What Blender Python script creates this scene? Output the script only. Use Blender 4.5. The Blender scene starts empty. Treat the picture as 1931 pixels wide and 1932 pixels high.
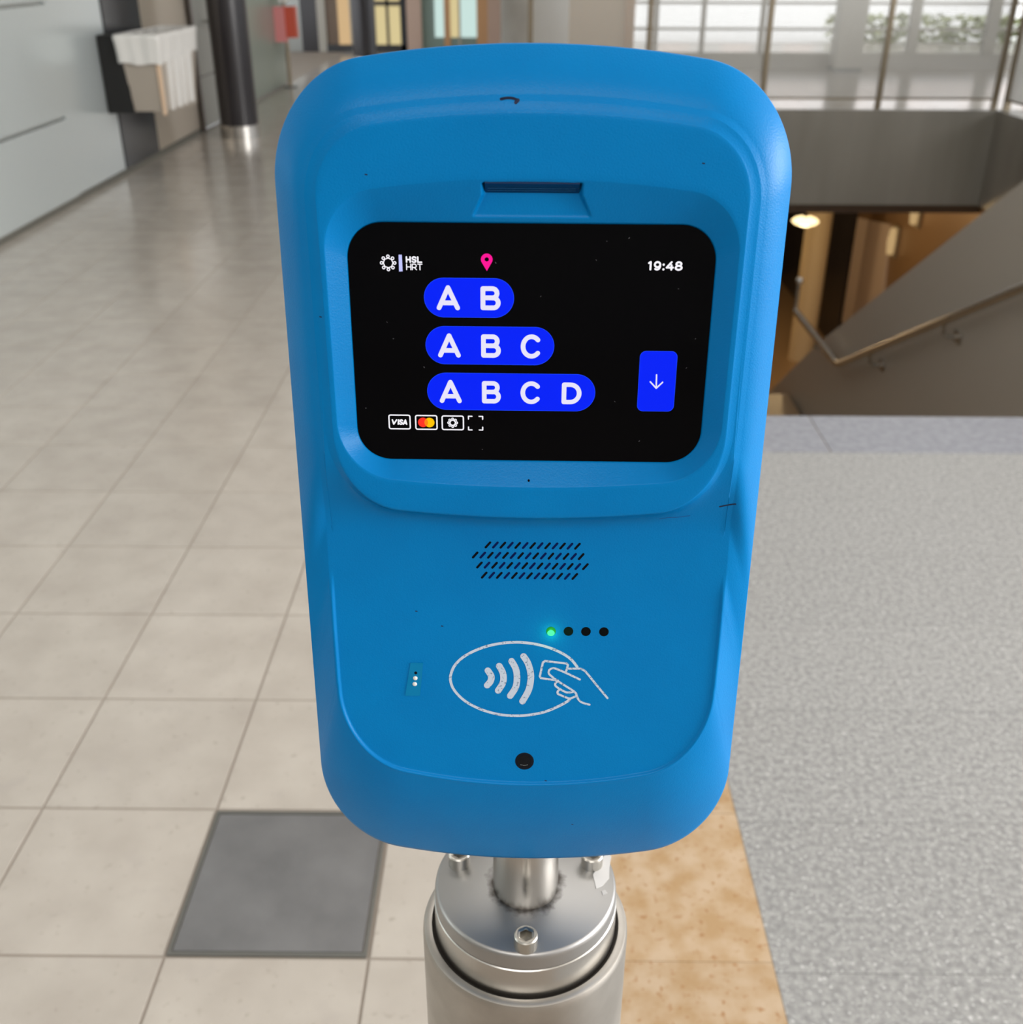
import bpy, math, random
from mathutils import Matrix, Vector

# ------------------------------------------------------------------ camera, world, lights
scene = bpy.context.scene
COL = scene.collection
EXPOSURE = 0.5
scene.view_settings.view_transform = 'Standard'
scene.view_settings.look = 'None'
scene.view_settings.exposure = EXPOSURE
scene.view_settings.gamma = 1.0
scene.view_settings.use_curve_mapping = False

cam_data = bpy.data.cameras.new('camera')
cam = bpy.data.objects.new('camera', cam_data)
COL.objects.link(cam)
CAM_H = 1.29853
PITCH, ROLL, YAW = 0.488128, 0.0027226, -0.0077466
_f = Vector((math.sin(YAW) * math.cos(PITCH), math.cos(YAW) * math.cos(PITCH), -math.sin(PITCH)))
_r = Vector((math.cos(YAW), -math.sin(YAW), 0))
_u = _r.cross(_f)
_r2 = math.cos(ROLL) * _r + math.sin(ROLL) * _u
_u2 = -math.sin(ROLL) * _r + math.cos(ROLL) * _u
cam.matrix_world = Matrix(((_r2.x, _u2.x, -_f.x, 0), (_r2.y, _u2.y, -_f.y, 0), (_r2.z, _u2.z, -_f.z, CAM_H), (0, 0, 0, 1)))
cam_data.sensor_fit = 'HORIZONTAL'
cam_data.sensor_width = 36.0
cam_data.lens = 36.0 * 1985.0 / 1931.0
cam_data.clip_start = 0.02
cam_data.clip_end = 300
cam_data.dof.use_dof = True
cam_data.dof.focus_distance = 0.48
cam_data.dof.aperture_fstop = 14.0
scene.camera = cam

world = bpy.data.worlds.new('overcast')
scene.world = world
world.use_nodes = True
world.node_tree.nodes['Background'].inputs[0].default_value = (0.93, 0.96, 1.0, 1)
world.node_tree.nodes['Background'].inputs[1].default_value = 1.6


def area_light(name, loc, target, sx, sy, power, col):
    d = bpy.data.lights.new(name, 'AREA')
    d.shape = 'RECTANGLE'
    d.size, d.size_y, d.energy, d.color = sx, sy, power, col
    o = bpy.data.objects.new(name, d)
    COL.objects.link(o)
    o.location = loc
    o.rotation_euler = (Vector(target) - Vector(loc)).to_track_quat('-Z', 'Y').to_euler()
    return o


area_light('window_daylight', (7.0, 0.2, 2.0), (0.0, 0.6, 0.9), 5.0, 2.4, 420, (1.0, 0.98, 0.95))

area_light('overhead_fill_near', (-0.3, -2.4, 3.5), (-0.3, -2.0, 0.0), 2.4, 1.2, 40, (1.0, 0.97, 0.93))  # unseen overhead fill, added to brighten the front of the reader
area_light('overhead_fill_mid', (0.6, 2.6, 3.5), (0.6, 2.6, 0.0), 2.4, 1.2, 16, (1.0, 0.97, 0.93))  # second unseen fill, added to light the floor from above

random.seed(4)


# ------------------------------------------------------------------ helpers
def srgb(r, g, b):
    def c(x):
        x /= 255.0
        return x / 12.92 if x <= 0.04045 else ((x + 0.055) / 1.055) ** 2.4
    return (c(r), c(g), c(b), 1.0)


def mat(name, col, rough=0.5, metal=0.0, spec=0.5, coat=0.0):
    m = bpy.data.materials.new(name)
    m.use_nodes = True
    p = m.node_tree.nodes['Principled BSDF']
    p.inputs['Base Color'].default_value = col
    p.inputs['Roughness'].default_value = rough
    p.inputs['Metallic'].default_value = metal
    p.inputs['Specular IOR Level'].default_value = spec
    p.inputs['Coat Weight'].default_value = coat
    return m


def emit(name, col, strength=1.0):
    m = mat(name, (0, 0, 0, 1), 0.4, 0, 0.1)
    p = m.node_tree.nodes['Principled BSDF']
    p.inputs['Emission Color'].default_value = col
    p.inputs['Emission Strength'].default_value = strength / (2 ** EXPOSURE)
    return m


def add_noise(m, scale, c1, c2, lo=0.4, hi=0.6, detail=4.0, coord='Object', stretch=(1, 1, 1), rand=0.0):
    """mix two colours by noise into Base Color"""
    nt = m.node_tree
    p = nt.nodes['Principled BSDF']
    tc = nt.nodes.new('ShaderNodeTexCoord')
    mp = nt.nodes.new('ShaderNodeMapping')
    mp.inputs['Scale'].default_value = stretch
    if coord == 'Position':
        g = nt.nodes.new('ShaderNodeNewGeometry')
        nt.links.new(g.outputs['Position'], mp.inputs['Vector'])
    else:
        nt.links.new(tc.outputs[coord], mp.inputs['Vector'])
    n = nt.nodes.new('ShaderNodeTexNoise')
    n.inputs['Scale'].default_value = scale
    n.inputs['Detail'].default_value = detail
    nt.links.new(mp.outputs[0], n.inputs['Vector'])
    r = nt.nodes.new('ShaderNodeValToRGB')
    r.color_ramp.elements[0].position = lo
    r.color_ramp.elements[1].position = hi
    r.color_ramp.elements[0].color = c1
    r.color_ramp.elements[1].color = c2
    nt.links.new(n.outputs['Fac'], r.inputs['Fac'])
    out = r.outputs['Color']
    if rand:
        oi = nt.nodes.new('ShaderNodeObjectInfo')
        mr = nt.nodes.new('ShaderNodeMapRange')
        mr.inputs['To Min'].default_value = 1 - rand
        mr.inputs['To Max'].default_value = 1 + rand
        nt.links.new(oi.outputs['Random'], mr.inputs['Value'])
        hs = nt.nodes.new('ShaderNodeHueSaturation')
        nt.links.new(mr.outputs[0], hs.inputs['Value'])
        nt.links.new(out, hs.inputs['Color'])
        out = hs.outputs['Color']
    nt.links.new(out, p.inputs['Base Color'])
    return r


def layer_spots(m, scale, col, lo, hi, detail=2.0, kind='noise', stretch=(1, 1, 1)):
    """mix a further colour over whatever feeds Base Color"""
    nt = m.node_tree
    p = nt.nodes['Principled BSDF']
    src = p.inputs['Base Color'].links[0].from_socket
    g = nt.nodes.new('ShaderNodeNewGeometry')
    mp = nt.nodes.new('ShaderNodeMapping')
    mp.inputs['Scale'].default_value = stretch
    nt.links.new(g.outputs['Position'], mp.inputs['Vector'])
    n = nt.nodes.new('ShaderNodeTexNoise')
    n.inputs['Scale'].default_value = scale
    n.inputs['Detail'].default_value = detail
    nt.links.new(mp.outputs[0], n.inputs['Vector'])
    mr = nt.nodes.new('ShaderNodeMapRange')
    mr.inputs['From Min'].default_value = lo
    mr.inputs['From Max'].default_value = hi
    nt.links.new(n.outputs['Fac'], mr.inputs['Value'])
    mx = nt.nodes.new('ShaderNodeMix')
    mx.data_type = 'RGBA'
    nt.links.new(mr.outputs[0], mx.inputs['Factor'])
    nt.links.new(src, mx.inputs['A'])
    mx.inputs['B'].default_value = col
    nt.links.new(mx.outputs['Result'], p.inputs['Base Color'])


def add_bump(m, scale, strength, dist, detail=2.0, stretch=(1, 1, 1)):
    nt = m.node_tree
    p = nt.nodes['Principled BSDF']
    tc = nt.nodes.new('ShaderNodeTexCoord')
    mp = nt.nodes.new('ShaderNodeMapping')
    mp.inputs['Scale'].default_value = stretch
    n = nt.nodes.new('ShaderNodeTexNoise')
    n.inputs['Scale'].default_value = scale
    n.inputs['Detail'].default_value = detail
    nt.links.new(tc.outputs['Object'], mp.inputs['Vector'])
    nt.links.new(mp.outputs[0], n.inputs['Vector'])
    b = nt.nodes.new('ShaderNodeBump')
    b.inputs['Strength'].default_value = strength
    b.inputs['Distance'].default_value = dist
    nt.links.new(n.outputs['Fac'], b.inputs['Height'])
    nt.links.new(b.outputs['Normal'], p.inputs['Normal'])


class MB:
    """collects faces of one mesh"""
    def __init__(self):
        self.v, self.f = [], []

    def add(self, vs, fs):
        o = len(self.v)
        self.v += [tuple(x) for x in vs]
        self.f += [tuple(i + o for i in q) for q in fs]
        return self

    def box(self, x0, x1, y0, y1, z0, z1):
        return self.add([(x0, y0, z0), (x1, y0, z0), (x1, y1, z0), (x0, y1, z0), (x0, y0, z1), (x1, y0, z1), (x1, y1, z1), (x0, y1, z1)],
                        [(0, 3, 2, 1), (4, 5, 6, 7), (0, 1, 5, 4), (1, 2, 6, 5), (2, 3, 7, 6), (3, 0, 4, 7)])

    def hexa(self, bottom, top):
        return self.add(list(bottom) + list(top), [(0, 3, 2, 1), (4, 5, 6, 7), (0, 1, 5, 4), (1, 2, 6, 5), (2, 3, 7, 6), (3, 0, 4, 7)])

    def lathe(self, prof, cx=0, cy=0, n=48, closed=False):
        vs = [(cx + r * math.cos(2 * math.pi * k / n), cy + r * math.sin(2 * math.pi * k / n), z) for r, z in prof for k in range(n)]
        fs = [(i * n + k, i * n + (k + 1) % n, (i + 1) * n + (k + 1) % n, (i + 1) * n + k) for i in range(len(prof) - 1) for k in range(n)]
        self.add(vs, fs)
        if closed:
            o = len(self.v) - n * len(prof)
            self.f.append(tuple(o + k for k in reversed(range(n))))
            self.f.append(tuple(o + (len(prof) - 1) * n + k for k in range(n)))
        return self

    def tube(self, pts, r, n=14, caps=True):
        pts = [Vector(p) for p in pts]
        rings = []
        for i, p in enumerate(pts):
            d = (pts[min(i + 1, len(pts) - 1)] - pts[max(i - 1, 0)]).normalized()
            a = d.cross(Vector((0, 0, 1)))
            if a.length < 1e-4:
                a = Vector((1, 0, 0))
            a.normalize()
            b = d.cross(a)
            rings.append([p + r * (a * math.cos(2 * math.pi * k / n) + b * math.sin(2 * math.pi * k / n)) for k in range(n)])
        vs = [x for q in rings for x in q]
        fs = [(i * n + k, i * n + (k + 1) % n, (i + 1) * n + (k + 1) % n, (i + 1) * n + k) for i in range(len(pts) - 1) for k in range(n)]
        if caps:
            fs.append(tuple(reversed(range(n))))
            fs.append(tuple((len(pts) - 1) * n + k for k in range(n)))
        return self.add(vs, fs)

    def prism(self, poly, axis, a0, a1):
        """poly of 2D points extruded along axis 'x' (poly in y,z), 'y' (x,z) or 'z' (x,y)"""
        def P(p, a):
            return {'x': (a, p[0], p[1]), 'y': (p[0], a, p[1]), 'z': (p[0], p[1], a)}[axis]
        n = len(poly)
        vs = [P(p, a0) for p in poly] + [P(p, a1) for p in poly]
        fs = [tuple(reversed(range(n))), tuple(range(n, 2 * n))] + [(k, (k + 1) % n, n + (k + 1) % n, n + k) for k in range(n)]
        return self.add(vs, fs)

    def build(self, name, m, parent=None, smooth=False, angle=None):
        me = bpy.data.meshes.new(name)
        me.from_pydata(self.v, [], self.f)
        me.materials.append(m)
        if smooth:
            me.polygons.foreach_set('use_smooth', [True] * len(me.polygons))
            if angle:
                me.set_sharp_from_angle(angle=math.radians(angle))
        me.update()
        o = bpy.data.objects.new(name, me)
        COL.objects.link(o)
        if parent:
            o.parent = parent
        return o


def tag(o, label=None, cat=None, group=None, kind=None):
    if label:
        o['label'] = label
    if cat:
        o['category'] = cat
    if group:
        o['group'] = group
    if kind:
        o['kind'] = kind
    return o


def thing(name, label, cat, loc=(0, 0, 0), group=None):
    o = bpy.data.objects.new(name, None)
    COL.objects.link(o)
    o.location = loc
    o.empty_display_size = 0.05
    return tag(o, label, cat, group)


def copy_part(o, parent, loc):
    c = o.copy()
    COL.objects.link(c)
    c.parent = parent
    c.location = loc
    return c


def struct(o, label=None):
    return tag(o, label, None, None, 'structure')


# ------------------------------------------------------------------ materials
M_tile = mat('terrazzo_tile', srgb(205, 198, 188), 0.17)
add_noise(M_tile, 9, srgb(181, 173, 164), srgb(194, 187, 178), 0.3, 0.7, 6, 'Position', rand=0.03)
layer_spots(M_tile, 60, srgb(166, 156, 146), 0.62, 0.80, 3)
layer_spots(M_tile, 14, srgb(180, 172, 165), 0.60, 0.85, 5)
M_grout = mat('grout', srgb(154, 144, 134), 0.8)
M_orange = mat('ochre_tile', srgb(200, 160, 115), 0.5)
add_noise(M_orange, 22, srgb(178, 146, 106), srgb(196, 172, 144), 0.35, 0.65, 4, 'Position', rand=0.03)
layer_spots(M_orange, 95, srgb(166, 122, 76), 0.60, 0.72, 2)
M_granite = mat('grey_granite', srgb(165, 165, 166), 0.45)
add_noise(M_granite, 90, srgb(138, 138, 138), srgb(168, 168, 167), 0.35, 0.65, 3, 'Position', rand=0.03)
layer_spots(M_granite, 150, srgb(206, 206, 206), 0.62, 0.72, 1)
layer_spots(M_granite, 90, srgb(118, 118, 118), 0.66, 0.80, 1, stretch=(1, 1.3, 1))
M_nosing = mat('dark_grey_stone', srgb(128, 130, 138), 0.4)
add_noise(M_nosing, 40, srgb(134, 136, 145), srgb(152, 154, 162), 0.35, 0.65, 3, 'Position')
M_hatch = mat('hatch_steel', srgb(120, 120, 122), 0.36, 0.6)
add_noise(M_hatch, 9, srgb(128, 128, 130), srgb(150, 150, 152), 0.3, 0.75, 5, 'Object')
M_dark = mat('black_gap', srgb(28, 26, 24), 0.7)
M_steel = mat('brushed_steel', srgb(200, 197, 192), 0.27, 1.0)
add_bump(M_steel, 400, 0.06, 0.001, 2, (1, 1, 0.04))
M_steel_tube = mat('worn_steel', srgb(186, 182, 176), 0.42, 1.0)
add_noise(M_steel_tube, 18, srgb(168, 163, 156), srgb(205, 201, 195), 0.3, 0.7, 6, 'Object')
M_chrome = mat('bolt_steel', srgb(190, 187, 180), 0.28, 1.0)
M_wallsteel = mat('satin_wall_panel', srgb(192, 199, 199), 0.22, 0.35)
M_wallbeige = mat('beige_wall_panel', srgb(176, 165, 150), 0.3, 0.35)
M_wallgrey = mat('grey_wall_panel', srgb(150, 152, 148), 0.3, 0.4)
M_black = mat('black_paint', srgb(44, 41, 44), 0.28)
M_black2 = mat('charcoal_gloss', srgb(50, 52, 55), 0.25)
M_fascia = mat('fascia_steel', srgb(150, 146, 138), 0.42, 0.2)
add_noise(M_fascia, 2.0, srgb(134, 130, 121), srgb(158, 154, 145), 0.3, 0.7, 3, 'Position', (1, 1, 0.15))
M_stairwall = mat('stair_panel_steel', srgb(190, 184, 175), 0.36, 0.2)
M_warmwall = mat('bronze_panel', srgb(128, 100, 70), 0.35, 0.4)
M_conc = mat('concrete', srgb(196, 192, 186), 0.6)
add_noise(M_conc, 3, srgb(206, 201, 194), srgb(226, 223, 218), 0.3, 0.7, 5, 'Position')
M_post = mat('post_bronze', srgb(140, 128, 108), 0.4, 0.5)
M_mesh = mat('mesh_wire', srgb(196, 196, 192), 0.45, 0.4)
M_wood = mat('timber', srgb(196, 152, 110), 0.5)
M_white = mat('white_plastic', srgb(232, 230, 226), 0.35)
M_frame = mat('grey_frame', srgb(172, 168, 158), 0.5)

# ------------------------------------------------------------------ the setting: floor
TX0, TY0, T = -0.515, 1.0504, 0.3        # grid lines of the tiling
fl = MB()
fl.box(-2.63, 0.3755, -4.8, 19, -0.30, -0.002)
fl.box(0.3755, 9.0, -4.8, 3.11, -0.30, -0.002)
fl.box(4.70, 9.0, 3.11, 10.80, -0.30, -0.002)
fl.box(0.3755, 9.0, 10.80, 19, -0.30, -0.002)
fl.box(-7.0, -2.63, 12.6, 19, -0.30, -0.002)
floor = struct(fl.build('floor', M_grout), 'pale tiled hall floor')


def tile_mesh(sx, sy, m, name, gap=0.0016, b=0.001):
    mb = MB()
    x0, x1, y0, y1 = gap, sx - gap, gap, sy - gap
    mb.hexa([(x0, y0, -0.004), (x1, y0, -0.004), (x1, y1, -0.004), (x0, y1, -0.004)],
            [(x0 + b, y0 + b, 0), (x1 - b, y0 + b, 0), (x1 - b, y1 - b, 0), (x0 + b, y1 - b, 0)])
    return mb.build(name, m, floor)


first = None
for j in range(-3, 28):
    for i in range(-7, 2):
        x, y = TX0 + i * T, TY0 + j * T
        if i == 0 and j == 0:
            continue
        if first is None:
            first = tile_mesh(T, T, M_tile, 'tile')
            first.location = (x, y, 0)
        else:
            copy_part(first, floor, (x, y, 0))
ft = MB()                                # tiles too far away to tell apart
for j in range(28, 59):
    for i in range(-7, 3 if j > 31 else 2):
        x, y = TX0 + i * T, TY0 + j * T
        ft.box(x + .0022, x + T - .0022, y + .0022, y + T - .0022, -0.004, 0)
for j in range(32, 59):
    for i in range(3, 31):
        x, y = TX0 + i * T, TY0 + j * T
        ft.box(max(x, .45) + .0022, x + T - .0022, y + .0022, y + T - .0022, -0.004, 0)
tag(ft.build('far_tiles', M_tile, floor), kind='stuff')
# ochre strip beside the pedestal
ot = None
for j in range(-3, 32):
    x, y = TX0 + 2 * T, TY0 + j * T
    if ot is None:
        ot = tile_mesh(T - 0.01, T, M_orange, 'ochre_tile', 0.0002, 0.0003)
        ot.location = (x, y, 0)
    else:
        copy_part(ot, floor, (x, y, 0))
# granite slabs and the darker stones at the head of the stairs
gs = None
for j in range(-4, 6):
    y = TY0 + j * T - 0.018
    if gs is None:
        gs = tile_mesh(4.2, T, M_granite, 'granite_slab', 0.0002, 0.0003)
        gs.location = (0.375, y, 0)
    else:
        copy_part(gs, floor, (0.375, y, 0))
ns = None
for k in range(6):
    x = 0.022 + k * 0.9 if k else 0.375
    if k == 0:
        h = tile_mesh(0.547, 0.28, M_nosing, 'edge_stone', 0.0012)
        h.location = (0.375, 2.832, 0)
    elif ns is None:
        ns = tile_mesh(0.9, 0.28, M_nosing, 'edge_stone', 0.0012)
        ns.location = (x, 2.832, 0)
    else:
        copy_part(ns, floor, (x, 2.832, 0))

struct(MB().box(-7.0, 9.2, -5.0, 19.0, 3.6, 3.8).build('ceiling', mat('ceiling_white', srgb(226, 224, 220), 0.7)), 'pale ceiling of the hall')
struct(MB().box(-2.85, 6.0, -5.0, -4.8, 0.0, 3.6).build('wall_rear', mat('rear_wall', srgb(165, 163, 160), 0.6)), 'wall across the near end of the hall')

MB().box(0.3765, 0.46, 3.113, 10.6, -0.05, 0.0).build('kerb', M_nosing, floor)

# ------------------------------------------------------------------ floor hatch
hatch = thing('floor_hatch', 'square grey steel hatch plate set into the pale floor tiles', 'hatch', (TX0, TY0, 0))
fr = MB()
_o = [(.002, .002), (.296, .002), (.296, .296), (.002, .296)]
_i = [(.008, .009), (.2905, .009), (.2905, .289), (.008, .289)]
fr.add([(x, y, z) for z in (-.004, .0012) for lp in (_o, _i) for x, y in lp],
       [q for k in range(4) for q in ((8 + k, 8 + (k + 1) % 4, 12 + (k + 1) % 4, 12 + k), (k, (k + 1) % 4, 8 + (k + 1) % 4, 8 + k), (4 + (k + 1) % 4, 4 + k, 12 + k, 12 + (k + 1) % 4))])
fr.build('frame', mat('hatch_frame_steel', srgb(120, 120, 116), 0.4, 0.6), hatch)
MB().box(0.0095, 0.2885, 0.0105, 0.2875, -0.004, 0.0008).build('plate', M_hatch, hatch)
MB().box(0.007, 0.291, 0.008, 0.290, -0.004, -0.0035).build('joint', M_dark, hatch)

# ------------------------------------------------------------------ left wall
wl = struct(MB().box(-2.85, -2.63, -4.8, 12.6, 0, 3.2).build('wall_left', M_wallgrey), 'panelled wall along the left of the hall')


def wall_panel(y0, y1, z0, z1, m, x=-2.61, name='wall_panel'):
    return MB().box(-2.64, x, y0, y1, z0, z1).build(name, m, wl)


for z0, z1 in ((0.035, 0.455), (0.475, 1.045), (1.065, 2.0), (2.02, 3.2)):
    wall_panel(2.0, 4.18, z0, z1, M_wallsteel, -2.600)
    wall_panel(-0.2, 1.98, z0, z1, M_wallsteel, -2.600)
    wall_panel(4.20, 6.34, z0, z1, M_wallsteel, -2.600)
for z0, z1 in ((0.035, 2.0), (2.02, 3.2)):
    wall_panel(6.36, 7.18, z0, z1, M_wallsteel)
    wall_panel(7.92, 9.02, z0, z1, M_wallbeige)
wall_panel(7.20, 7.90, 0.0, 3.2, M_black2, -2.605, 'dark_panel')
wall_panel(10.3, 12.58, 0.035, 3.2, mat('green_grey_panel', srgb(150, 160, 150), 0.3, 0.3))
struct(MB().box(-2.635, -2.602, 2.0, 9.0, 0.0, 0.033).build('baseboard_left', mat('baseboard', srgb(96, 94, 86), 0.5)))
dr = struct(MB().box(-2.64, -2.60, 9.10, 10.22, 0.02, 2.3).build('door_1', M_wallgrey), 'grey metal door in the left wall')
MB().box(-2.64, -2.585, 9.03, 9.095, 0.0, 2.36).build('door_frame', mat('door_frame_brown', srgb(88, 76, 68), 0.4), dr)
MB().box(-2.64, -2.585, 10.225, 10.29, 0.0, 2.36).build('door_frame', mat('door_frame_brown2', srgb(88, 76, 68), 0.4), dr)
MB().box(-2.602, -2.598, 9.12, 10.2, 0.40, 0.41).build('panel_joint', M_black2, dr)
hd = MB().tube([(-2.55, 9.44, 0.735), (-2.55, 9.44, 1.5)], 0.016, 12)
hd.tube([(-2.60, 9.44, 0.80), (-2.55, 9.44, 0.80)], 0.010, 8).tube([(-2.60, 9.44, 1.42), (-2.55, 9.44, 1.42)], 0.010, 8)
hd.build('door_handle', M_chrome, dr, True, 40)

# ------------------------------------------------------------------ waste bin
wb = thing('waste_bin', 'wall-mounted waste bin lined with a white plastic bag', 'bin', (-2.36, 7.38, 0))
ox, oy = 2.36, -7.38


def L(x, y, z):
    return (x + ox, y + oy, z)


b = MB()
b.hexa([L(-2.44, 7.04, .41), L(-2.25, 7.04, .41), L(-2.25, 7.74, .375), L(-2.44, 7.74, .375)],
       [L(-2.465, 6.99, .80), L(-2.232, 6.99, .80), L(-2.232, 7.83, .80), L(-2.465, 7.83, .80)])
b.build('bin_body', mat('bin_grey', srgb(168, 158, 146), 0.45), wb)
MB().box(-2.602 + ox, -2.445 + ox, 7.02 + oy, 7.72 + oy, .40, .85).build('back_plate', mat('bin_back_black', srgb(16, 15, 14), 0.6), wb)
# bag: a skirt of soft folds over the rim, a rolled rim and the top film
sk, n = MB(), 96
ring = []


def rect_pt(t, gx, gy):
    x0, x1, y0, y1 = -2.470 - gx, -2.228 + gx, 6.985 - gy, 7.84 + gy
    per = 2 * (x1 - x0) + 2 * (y1 - y0)
    s = t * per
    if s < x1 - x0:
        return x0 + s, y0
    s -= x1 - x0
    if s < y1 - y0:
        return x1, y0 + s
    s -= y1 - y0
    if s < x1 - x0:
        return x1 - s, y1
    s -= x1 - x0
    return x0, y1 - s


rows = []
for q, (zz, g) in enumerate(((0.70, 0.004), (0.74, 0.006), (0.79, 0.009), (0.82, 0.012), (0.845, 0.016), (0.858, 0.010), (0.862, -0.02), (0.83, -0.03))):
    row = []
    for k in range(n):
        wob = 0.004 * math.sin(k * 1.7) + 0.003 * math.sin(k * 0.61 + 1)
        x, y = rect_pt(k / n, g + wob * (1 if q < 5 else .3), g + wob * (1 if q < 5 else .3))
        dz = (-0.012 * math.sin(k / n * 6.28 * 1.5 + .4) + 0.006 * math.sin(k * .9)) if q == 0 else 0
        row.append(L(x, y, zz + dz))
    rows += row
sk.add(rows, [(i * n + k, i * n + (k + 1) % n, (i + 1) * n + (k + 1) % n, (i + 1) * n + k) for i in range(7) for k in range(n)])
sk.f.append(tuple(7 * n + k for k in range(n)))
sk.build('bag', mat('white_bag', srgb(222, 220, 216), 0.3), wb, True)
for yy, w_ in ((7.16, .05), (7.28, .09), (7.42, .08), (7.56, .10)):
    MB().hexa([L(-2.256, yy, .41), L(-2.236, yy, .41), L(-2.236, yy + w_, .40), L(-2.256, yy + w_, .40)],
              [L(-2.24, yy - .02, .74), L(-2.224, yy - .02, .74), L(-2.224, yy + w_ + .02, .74), L(-2.24, yy + w_ + .02, .74)]).build('bag_fold', M_white, wb)
MB().hexa([L(-2.262, 7.032, .39), L(-2.246, 7.032, .39), L(-2.246, 7.06, .39), L(-2.262, 7.06, .39)],
          [L(-2.250, 6.985, .76), L(-2.229, 6.985, .76), L(-2.229, 7.02, .76), L(-2.250, 7.02, .76)]).build('corner_strip', mat('bin_corner', srgb(225, 195, 165), 0.35), wb)


# ------------------------------------------------------------------ columns
def column(name, label, x, y, r, m, top=3.6, foot=True):
    t = thing(name, label, 'column', (x, y, 0))
    z0 = 0.10 if foot else 0.0
    MB().lathe([(r, z0), (r, top)], n=48, closed=True).build('shaft', m, t, True, 40)
    if foot:
        MB().lathe([(r + .008, 0.0), (r + .008, 0.097), (r + .002, 0.102)], n=48, closed=True).build('foot_ring', M_steel, t, True, 40)
    return t


column('round_column', 'round black column with a steel foot ring beside the waste bin', -2.235, 8.80, 0.148, M_black)
column('round_column', 'round black column far down the hall in front of the shop windows', -2.05, 15.0, 0.155, M_black)
column('concrete_column', 'thick pale concrete column behind the top of the blue reader', 0.13, 11.5, 0.34, M_conc, foot=False)

# red box on a slim post
rp = thing('post_box', 'small red box on a slim post by the left wall, past the black column', 'box', (-2.52, 12.3, 0))
MB().lathe([(0.022, 0), (0.022, 1.3)], n=16, closed=True).build('post', M_post, rp, True, 40)
MB().lathe([(0.07, 0), (0.07, 0.012)], n=20, closed=True).build('post_foot', M_black2, rp, True, 40)
MB().box(-0.10, 0.02, -0.11, -0.02, 0.46, 0.80).build('box_front', mat('pink_notice', srgb(236, 150, 150), 0.5), rp)
MB().box(0.022, 0.13, -0.09, 0.03, 0.50, 0.80).build('red_case', mat('red_case', srgb(214, 92, 70), 0.4), rp)
MB().box(-0.04, 0.06, -0.07, -0.01, 0.84, 1.02).build('label_plate', M_white, rp)

# ------------------------------------------------------------------ far shop front
wbk = struct(MB().box(-7.0, 0.5, 17.0, 17.3, 2.4, 3.6).build('wall_back', M_frame), 'shop front across the far end of the hall')


def front(x0, x1, m, name='panel', y=17.0, z0=0.0, z1=2.4, d=0.1):
    return MB().box(x0, x1, y, y + d, z0, z1).build(name, m, wbk)


M_glow_w = emit('lit_window_warm', srgb(232, 214, 160), 0.85)
M_glow_o = emit('lit_window_amber', srgb(236, 200, 150), 0.75)
M_glow_c = emit('daylit_door_glass', srgb(206, 232, 226), 0.95)
M_teal = mat('teal_glass', srgb(130, 150, 144), 0.15)
M_pink = mat('pinkish_stone', srgb(190, 165, 150), 0.6)
front(-7.0, -3.25, M_wallgrey)
front(-3.25, -3.0, M_black, 'dark_door')
front(-3.0, -2.88, M_frame, 'mullion', 16.97)
front(-2.88, -2.70, mat('brown_panel', srgb(110, 92, 76), 0.5))
front(-2.70, -2.52, M_glow_o, 'lit_window')
front(-2.52, -2.42, M_frame, 'mullion', 16.97)
front(-2.42, -2.16, M_black, 'dark_door')
front(-2.16, -1.78, M_glow_w, 'lit_window', 17.02)
front(-2.16, -1.78, M_black, 'transom', 16.98, 0.62, 0.68, 0.05)
front(-1.99, -1.95, M_black, 'mullion', 16.98, 0.0, 2.4, 0.05)
front(-2.88, -1.70, M_black2, 'kick_plate', 16.96, 0.0, 0.10, 0.05)
front(-1.78, -1.68, M_black2, 'mullion', 16.96)
front(-1.68, -1.47, M_pink, 'stone_pier', 16.9, 0, 2.4, .2)
front(-1.47, -1.28, M_teal, 'teal_door', 17.0)
front(-1.28, -1.14, M_glow_c, 'door_glass', 17.02)
front(-1.14, -1.05, M_wood, 'door_stile', 16.97)
front(-1.05, -0.93, M_glow_w, 'door_glass', 17.02)
front(-0.93, -0.90, M_frame, 'mullion', 16.98)
front(-0.90, -0.66, M_glow_c, 'door_glass', 17.02)
front(-1.28, -0.66, M_teal, 'door_rail', 16.99, 0.0, 0.20, 0.04)
front(-0.66, -0.50, M_wood, 'door_stile', 16.95)
front(-0.50, 0.50, M_pink, 'stone_pier', 16.95)

# ------------------------------------------------------------------ far glazing beyond the stairwell
wg = struct(MB().box(0.5, 9.0, 14.6, 14.8, 0.0, 0.15).build('wall_far', mat('sill_stone', srgb(176, 172, 164), 0.5)), 'low sill wall under the far windows')
gf = struct(MB().box(0.5, 9.0, 14.66, 14.74, 0.15, 0.18).build('window_1', M_frame), 'far window band with slim transoms')
for zt in (0.44, 0.74, 1.10, 1.6, 2.2, 2.9):
    MB().box(0.5, 9.0, 14.67, 14.73, zt, zt + 0.035).build('transom', M_frame, gf)
for xm, wm in ((1.70, .05), (2.30, .05), (3.05, .05), (4.97, .11), (5.95, .13), (6.9, .06), (7.8, .06), (8.7, .06)):
    MB().box(xm - wm / 2, xm + wm / 2, 14.64, 14.76, 0.18, 3.2).build('mullion', M_frame, gf)
g_ = mat('window_glass', (1, 1, 1, 1), 0.0)
g_.node_tree.nodes['Principled BSDF'].inputs['Transmission Weight'].default_value = 1.0
g_.node_tree.nodes['Principled BSDF'].inputs['IOR'].default_value = 1.02
MB().box(1.40, 9.0, 14.695, 14.705, 0.18, 3.2).build('pane', g_, gf)
MB().box(0.5, 1.42, 14.62, 14.78, 0.21, 3.2).build('timber_panel', mat('pale_timber', srgb(214, 190, 160), 0.5), gf)
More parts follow.
